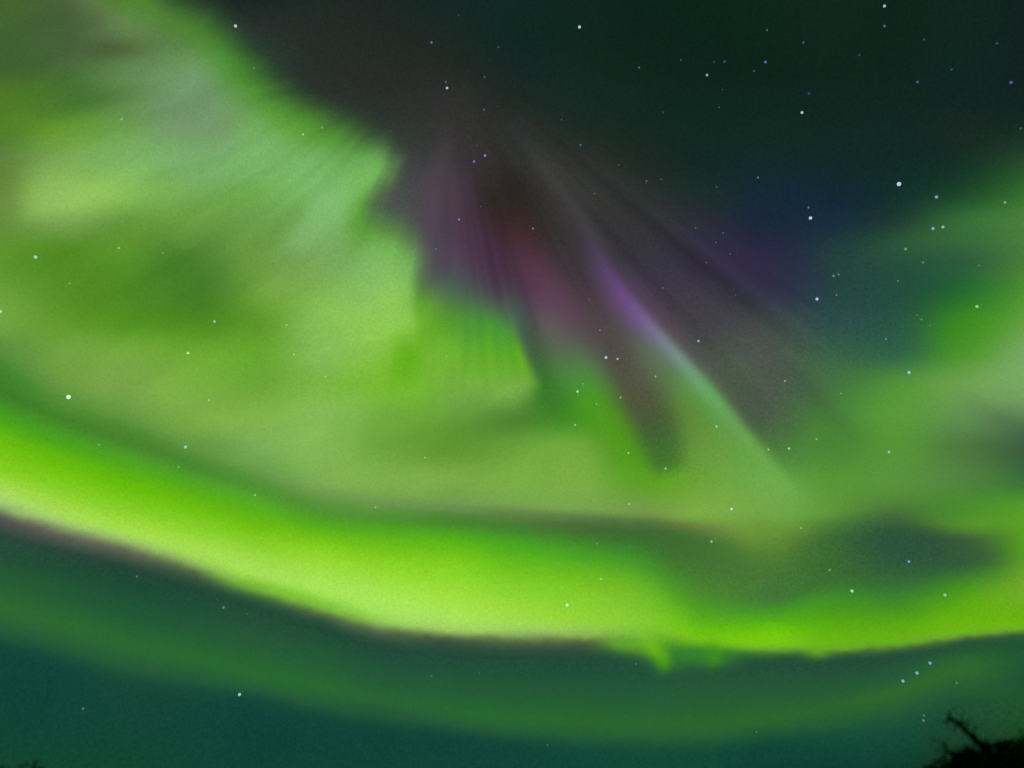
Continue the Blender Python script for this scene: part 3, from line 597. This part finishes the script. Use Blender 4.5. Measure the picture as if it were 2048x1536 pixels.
# --------------------------------------------------------------------- stars
def star_mesh():
    bm = bmesh.new(); bmesh.ops.create_icosphere(bm, subdivisions=2, radius=1.0)
    me = bpy.data.meshes.new('star'); bm.to_mesh(me); bm.free(); me.materials.append(STAR)
    for p in me.polygons: p.use_smooth = True
    return me
STAR_D = 900.0
TINT = {'w': (226, 238, 255), 'b': (104, 134, 255), 'v': (150, 140, 250), 'c': (150, 226, 250), 's': (150, 200, 255), 'g': (196, 236, 188), 'y': (214, 232, 176), 'n': (176, 196, 190), 't': (96, 176, 170)}
STARS = [
 (471,52,3.4,.95,'w','white star at the upper edge of the pale curtain'),
 (508,136,2.4,.6,'t','dim teal star on the curtain rim below a white star'),
 (243,238,2.6,.5,'g','faint pale green speck in the grey upper part of the curtain'),
 (863,85,2.8,.75,'v','violet star alone in the brownish dark sky at the top'),
 (892,164,2.7,.5,'v','dim violet partner just above a white star'),
 (894,176,3.0,.95,'w','white lower star of the close pair in the brownish sky'),
 (969,154,2.6,.45,'v','dim violet star level with the top pair, right of it'),
 (968,219,2.6,.5,'v','dim violet star below another dim violet one'),
 (970,311,3.2,1.0,'v','brighter lavender star of the pair over the dark ray gap'),
 (948,323,3.1,.8,'v','duller lavender star of the pair over the dark ray gap'),
 (644,255,3.0,.6,'t','dull teal star on the green rim of the curtain'),
 (606,269,2.6,.7,'g','pale green star just inside the rim beside a teal one'),
 (781,262,2.3,.22,'n',"very faint grey speck right of the curtain's pointed tip"),
 (917,30,2.2,.2,'n','very faint grey speck at the top edge centre'),
 (997,94,2.3,.3,'n','faint grey speck under the top edge, left of the upper white star'),
 (953,291,2.0,.2,'n','very faint speck just above the lavender pair'),
 (1159,54,3.4,1.0,'w','bright white star near the top edge centre'),
 (1278,135,2.7,.5,'v','dim indigo star below and right of the top white star'),
 (1362,120,2.3,.32,'n','faint grey speck between two indigo stars'),
 (1428,124,2.3,.25,'n','very faint grey speck touching an indigo star'),
 (1449,123,2.8,.5,'b','indigo star left of the vivid blue star'),
 (1414,150,2.9,.75,'w','lavender white star just below an indigo star'),
 (1531,124,3.1,.85,'b','most vivid blue star, in the upper right dark sky'),
 (1534,60,2.4,.4,'n','faint grey star above the vivid blue star'),
 (1508,142,2.4,.35,'n','faint grey star below left of the vivid blue star'),
 (1326,225,2.7,.3,'b','dim deep blue star alone under the lavender white one'),
 (1161,290,2.8,.6,'b','blue star beside the faint grey ray'),
 (1293,362,2.8,.5,'v','dim violet left star of the close pair in mid dark sky'),
 (1322,359,2.6,.35,'v','dimmer right star of the close violet pair'),
 (1238,330,2.4,.25,'n','very faint speck up left of the violet pair'),
 (1516,355,2.6,.5,'n','grey star at the upper edge of the dark blue sky'),
 (1433,374,2.2,.3,'n','faint speck left of the grey star by the dark blue sky'),
 (1438,215,2.2,.28,'n','faint speck right of the dim deep blue star'),
 (1123,239,2.2,.28,'n','faint speck above the blue star by the grey ray'),
 (1445,179,2.0,.2,'n','very faint speck below the lavender white star'),
 (1769,12,3.0,.85,'w','white star touching the top edge at the right'),
 (1769,52,2.8,.4,'s','dim blue grey star straight below the white top edge star'),
 (1607,85,2.6,.35,'s','dim blue grey star right of the vivid blue star'),
 (1719,110,2.7,.33,'b','dim dark blue star below left of the top edge pair'),
 (1835,164,2.9,.6,'b','indigo star in the far upper right'),
 (1618,187,2.9,.42,'b','dim indigo star above a white lavender star'),
 (1604,225,3.1,.95,'w','white lavender star under a dim indigo one'),
 (2022,165,3.0,.6,'v','violet blue star close to the right edge at the top'),
 (2041,257,2.6,.4,'t','dim teal star at the right edge'),
 (1798,368,4.3,1.1,'w','largest white star, in the dark sky on the right'),
 (1848,79,2.2,.28,'n','faint speck right of the top edge pair'),
 (1994,87,2.4,.28,'n','faint grey speck above the violet blue right edge star'),
 (1903,139,2.3,.26,'n','faint grey speck right of the far upper indigo star'),
 (71,514,3.5,.95,'c','cyan white star on the green curtain near the left edge'),
 (238,496,2.7,.6,'g','pale star right of the cyan white one'),
 (326,506,2.4,.35,'y',"faint yellowish speck above the curtain's dark fold"),
 (139,567,2.4,.4,'g','faint greenish speck below the cyan white star'),
 (429,643,3.0,.85,'c',"pale cyan star below the curtain's dark fold"),
 (376,706,3.1,.9,'g','greenish white star below left of the pale cyan one'),
 (1,623,3.0,.8,'g','pale star cut by the left edge'),
 (573,650,2.6,.55,'g','upper of two pale green specks in mid curtain'),
 (588,709,2.6,.55,'g','lower of two pale green specks in mid curtain'),
 (918,439,3.0,.85,'v','lavender white star on the violet top of the fan'),
 (872,498,2.4,.4,'n','faint pinkish grey speck at the violet edge of the curtain'),
 (962,413,2.2,.28,'n','faint speck up right of the lavender white star'),
 (893,713,2.2,.4,'g','faint green speck inside the ray fan'),
 (651,753,2.3,.4,'g','faint green speck at the bottom of the mid curtain'),
 (1066,457,2.7,.55,'n','grey star on the reddish dark gap'),
 (1189,387,2.2,.32,'n','faint speck at the top of the slanting ray'),
 (1391,456,2.3,.38,'n','faint grey speck at the upper left of the purple patch'),
 (1446,466,2.4,.36,'n','faint grey speck on the upper edge of the purple patch'),
 (1432,485,2.3,.33,'n','faint speck just below left of another on the purple patch'),
 (1460,508,2.3,.36,'n','faint speck in the heart of the purple patch'),
 (1413,525,2.2,.34,'n','faint speck on the left edge of the purple patch'),
 (1326,576,2.3,.36,'n',"faint speck right of the ray's violet top"),
 (1178,599,2.3,.36,'n','faint speck between the wine red glow and the violet ray'),
 (1200,660,2.5,.5,'n','pinkish grey speck above the bright cyan star'),
 (1397,682,3.0,.85,'c',"bluish white star right of the slanting ray's middle"),
 (1212,715,3.7,1.0,'c','bright cyan star on the dark finger'),
 (1235,718,2.9,.8,'y','cream star next to the bright cyan one'),
 (1311,753,2.6,.65,'g','pale green star between the dark finger and the ray'),
 (1471,591,2.1,.26,'n','very faint speck below the purple patch'),
 (1617,415,2.6,.5,'n','grey star just above a bright bluish white one'),
 (1621,436,3.7,1.0,'w','bright bluish white star on the dark blue sky'),
 (1873,394,3.3,.9,'s','light blue star right of the largest star'),
 (2010,405,2.7,.6,'g','pale green star near the right edge above the swirl'),
 (1866,457,3.2,.9,'s','sky blue left star of the tight pair on the swirl'),
 (1886,454,3.0,.8,'y','pale yellow right star of the tight pair on the swirl'),
 (1811,498,2.8,.55,'g','pale green speck left below the tight pair'),
 (1846,525,2.4,.4,'g',"faint green speck on the swirl's dark hollow edge"),
 (1958,531,2.3,.28,'g',"very faint speck over the swirl's hollow"),
 (1667,552,2.7,.65,'n','left of twin grey stars in the teal hollow'),
 (1677,549,2.5,.5,'n','right of twin grey stars in the teal hollow'),
 (1796,562,2.4,.36,'g','faint speck in the middle of the teal hollow'),
 (1673,590,2.5,.45,'n','grey speck under the twin grey stars'),
 (1634,598,3.4,1.0,'w','bright bluish white star below the purple patch'),
 (1954,613,3.2,.8,'g',"pale green white star on the swirl's inner edge"),
 (1843,639,2.4,.36,'g','brighter of two touching faint specks under the hollow'),
 (1834,630,2.2,.24,'g','dimmer of two touching faint specks under the hollow'),
 (1860,651,2.0,.24,'g','very faint speck right of two touching ones under the hollow'),
 (1772,678,2.5,.38,'g','faint green speck above a bright blue white star'),
 (1818,745,3.4,1.0,'s','bright blue white star at the foot of the hollow'),
 (1570,762,2.7,.6,'g','pale star in the grey gap right of the slanting ray'),
 (137,794,4.5,1.1,'w','largest white star on the left, above the bright arc'),
 (198,889,2.8,.6,'t','pale teal star on the dark gap above the arc'),
 (371,894,3.5,.95,'s',"bright blue white star over the arc's upper edge"),
 (357,934,2.2,.4,'g','faint speck below the bright blue white star over the arc'),
 (418,800,2.5,.55,'g','pale green speck on the ribbon at the left'),
 (510,990,2.8,.6,'g','pale speck where ribbon and arc meet at the left'),
 (751,1015,2.6,.5,'g',"pale speck on the ribbon's grey lower border"),
 (850,915,2.6,.45,'g','pale green speck on the ribbon below the ray fan'),
 (1155,783,3.2,.95,'g','white star at the top of the curved green ray'),
 (1166,768,2.2,.45,'g','faint speck just above the white star on the curved ray'),
 (1241,795,2.7,.6,'g','pale speck on the left flank of the dark finger'),
 (1193,808,2.4,.45,'g','faint speck inside the curved green ray'),
 (1150,850,2.8,.7,'g','pale star on the ribbon under the dark green notch'),
 (1257,906,2.8,.65,'g','pale star on the lower bend of the curved ray'),
 (1331,937,2.8,.75,'g','pale star at the tip of the dark finger'),
 (1433,853,2.8,.75,'y','pale yellow star inside the foot of the slanting ray'),
 (1258,1008,2.7,.6,'g','pale star low on the ribbon left of a cyan white one'),
 (1463,1018,3.2,.9,'c',"cyan white star on the ribbon's lower border"),
 (1423,1083,3.0,.75,'g','pale white star in the dark gap below the ribbon'),
 (1430,1077,2.0,.4,'g','tiny speck touching the pale white star below the ribbon'),
 (1194,1087,2.3,.4,'g',"faint green speck in the dark gap above the arc's middle"),
 (1537,899,2.7,.7,'g','pale star on the sharp edge of the slanting ray'),
 (1578,897,2.9,.85,'y','cream white star just right of the slanting ray'),
 (1633,878,2.6,.5,'g','faint green star right of the cream white one'),
 (1778,904,2.9,.85,'s','blue star on the green glow between ray and swirl'),
 (1602,1056,2.5,.5,'g','faint speck on the lower border right of the ray foot'),
 (1818,1123,2.8,.8,'s','small blue star in the dark lens above the arc'),
 (1659,1140,2.6,.5,'g','faint green speck left of the dark lens'),
 (1682,787,2.3,.4,'g','faint green speck in the glow below the hollow'),
 (447,1215,2.9,.55,'n','grey star under the bright arc at the left'),
 (274,1153,2.4,.4,'n','faint speck tucked under the arc at the far left'),
 (494,1228,2.2,.25,'n','very faint speck right of the grey star under the arc'),
 (479,1389,3.3,1.0,'g','bright white star below the faint arc at the left'),
 (166,1417,2.6,.45,'n','dim grey star in the teal sky low on the left'),
 (863,1352,2.6,.4,'t',"dim teal star on the faint arc's upper slope"),
 (959,1346,2.0,.25,'n','very faint speck right of the dim teal star'),
 (1134,1210,3.6,.95,'c','pale cyan star shining through the bright arc'),
 (1202,1158,2.7,.6,'g','faint pale star in the upper part of the bright arc'),
 (1272,1328,2.4,.35,'n','faint speck left of the green drips'),
 (1095,1490,2.2,.35,'n','faint speck in the teal sky at the bottom centre'),
 (1513,1464,2.3,.28,'n',"very faint speck on the faint arc's lower edge"),
 (1704,1182,3.4,.95,'g',"white star in the dark gap above the arc's right half"),
 (1890,1190,3.1,.85,'s','light blue star on the right end of the bright arc'),
 (1860,1326,3.1,.85,'s','top right star of the three blue stars in a row'),
 (1834,1346,3.2,.9,'s','middle star of the three blue stars in a row'),
 (1806,1362,3.2,.9,'s','lower left star of the three blue stars in a row'),
 (1848,1431,2.3,.35,'y','upper speck of the faint pair left of the bent branch'),
 (1847,1441,2.5,.42,'y','lower speck of the faint pair left of the bent branch'),
 (1913,1366,2.2,.35,'g','faint green speck above the bent branch'),
]
base = star_mesh()
first = None
for x, y, r, lum, hue, label in STARS:
    if first is None:
        s = first = link('star', base)
    else:
        s = first.copy(); COL.objects.link(s)
    p = sky_point(x, y, STAR_D)
    s.location = p
    k = STAR_D / FOC * r * (.62 + .07 * min(r, 4) / 2)
    s.scale = (k, k, k * 1.12)
    c = lin(TINT[hue]) * lum ** 1.45 * .34
    s.color = (float(c[0]), float(c[1]), float(c[2]), 1)
    tag(s, label, 'star', 'stars of the night sky')

# --------------------------------------------------------------------- trees
def tube(bm, pts, radii, n=7):
    prev = None
    for i, (p, r) in enumerate(zip(pts, radii)):
        t = (pts[min(i + 1, len(pts) - 1)] - pts[max(i - 1, 0)]).normalized()
        a = t.orthogonal().normalized(); b = t.cross(a)
        ring = [bm.verts.new(p + (a * math.cos(k * 2 * math.pi / n) + b * math.sin(k * 2 * math.pi / n)) * r) for k in range(n)]
        if prev:
            # keep the rings aligned
            s = min(range(n), key=lambda q: (ring[q].co - prev[0].co).length)
            ring = ring[s:] + ring[:s]
            for k in range(n): bm.faces.new((prev[k], prev[(k + 1) % n], ring[(k + 1) % n], ring[k]))
        else:
            bm.faces.new(ring[::-1])
        prev = ring
    bm.faces.new(prev)

def bez(a, b, c, n):
    return [a * (1-t)**2 + b * 2 * t * (1-t) + c * t * t for t in [i / n for i in range(n + 1)]]

def at_range(x, y, h):
    """Point seen at chart (x, y) at horizontal range h metres from the observer."""
    d = chart_dir(x, y); return EYE + Vector(d) * (h / math.hypot(d[0], d[1]))

def leaf_quads(out, centre, radius, count, rng, size, squash=.8):
    for _ in range(count):
        v = rng.normal(size=3); v /= np.linalg.norm(v) + 1e-9
        p = np.array(centre) + v * radius * (rng.rand() ** .45) * np.array([1, 1, squash])
        a = rng.normal(size=3); a /= np.linalg.norm(a); b = np.cross(a, rng.normal(size=3)); b /= np.linalg.norm(b) + 1e-9
        s = size * (.6 + .8 * rng.rand())
        out.append((p - a * s * .5, p + b * s * .28, p + a * s * .5, p - b * s * .28))

def build_tree(base, crown_c, crown_r, lumps, feelers, seed, label):
    rng = np.random.RandomState(seed)
    root = tag(empty('tree', base), label, 'tree')
    inv = Vector(base)
    bm = bmesh.new()
    c = Vector(crown_c) - inv
    top = c + Vector((0, 0, crown_r[2] * .6))
    tube(bm, bez(Vector((0, 0, 0)), Vector((.15, -.1, c.z * .5)), top, 10), [.17 * (1 - .085 * i) for i in range(11)], 9)
    leaves = []
    cl = []
    for k in range(46):
        v = rng.normal(size=3); v /= np.linalg.norm(v); v = v * (rng.rand() ** .4)
        cl.append((c + Vector((v[0] * crown_r[0], v[1] * crown_r[1], v[2] * crown_r[2])), .42 + .3 * rng.rand(), 240))
    for p, r, n in lumps: cl.append((Vector(p) - inv, r, n))
    for p, r, n in cl:
        leaf_quads(leaves, p, r, n, rng, .085)
        s = Vector((c.x * .5, c.y * .5, c.z * .62)) + (top - c) * rng.rand()
        tube(bm, bez(s, (s + p) / 2 + Vector((0, 0, -.12)), p, 5), [.05, .042, .034, .026, .018, .01], 6)
    for pts, r0, r1, n in feelers:
        P = [Vector(p) - inv for p in pts]
        path = []
        for i in range(len(P) - 1):
            for t in (0, .25, .5, .75):
                q0, q1, q2, q3 = P[max(i-1, 0)], P[i], P[i+1], P[min(i+2, len(P)-1)]
                path.append(.5 * (2*q1 + (q2-q0)*t + (2*q0-5*q1+4*q2-q3)*t*t + (3*q1-q0-3*q2+q3)*t**3))
        path.append(P[-1])
        m = len(path)
        tube(bm, path, [r0 + (r1 - r0) * i / (m - 1) for i in range(m)], 7)
        for i in range(2, m):
            for _ in range(n):
                d = Vector(rng.normal(size=3)).normalized()
                L = .10 + .16 * rng.rand()
                e = path[i] + d * L
                tube(bm, [path[i], (path[i] + e) / 2 + Vector((0, 0, .02)), e], [.012, .009, .005], 5)
                leaf_quads(leaves, e, .06, 3, rng, .045)
    me = bpy.data.meshes.new('trunk'); bm.to_mesh(me); bm.free(); me.materials.append(BARK)
    link('trunk', me, root)
    Q = np.array(leaves).reshape(-1, 3)
    link('crown', mesh_np('crown', Q, np.arange(len(Q)).reshape(-1, 4), LEAF, smooth=False), root)
    return root

R1 = 14.0
lumps = []
for x, y, r, n, h in ((1862,1560,24,300,13.6),(1900,1554,32,560,13.9),(1946,1548,42,900,14.0),(1992,1537,46,1000,14.1),(2034,1532,46,1000,14.2),(2084,1526,50,900,14.0),(2140,1516,56,700,14.2),
                      (1950,1600,60,700,14.0),(2040,1595,66,760,14.2),(1880,1604,44,420,13.7),(2120,1590,70,760,14.3),(2014,1580,60,700,13.4),
                      (1930,1508,16,70,13.9)):
    lumps.append((at_range(x, y, h), r * R1 * 1.12 / FOC, n))
feel = [([at_range(2110,1620,14.4), at_range(2040,1552,14.1), at_range(1982,1506,13.9), at_range(1946,1474,13.8), at_range(1920,1450,13.7), at_range(1896,1432,13.7)], .085, .022, 2),
        ([at_range(1985,1540,13.9), at_range(1938,1516,13.8), at_range(1902,1506,13.7), at_range(1892,1494,13.7)], .05, .016, 2)]
cc = at_range(2150, 1745, 14.6)
build_tree((cc.x, cc.y, 0), cc, (2.2, 2.2, 1.5), lumps, feel, 7, 'dark leafy treetop with one bent bare branch in the bottom right corner')
lumps = [(at_range(x, y, h), r * 16 * 1.12 / FOC, n) for x, y, r, n, h in ((-44,1578,38,500,16),(-6,1566,25,380,15.9),(-84,1574,40,400,16.1),(-26,1620,60,500,16),(24,1592,28,260,15.8))]
cc = at_range(-60, 1745, 16.4)
build_tree((cc.x, cc.y, 0), cc, (2.0, 2.0, 1.5), lumps, [], 12, 'dark tip of a treetop just showing in the bottom left corner')
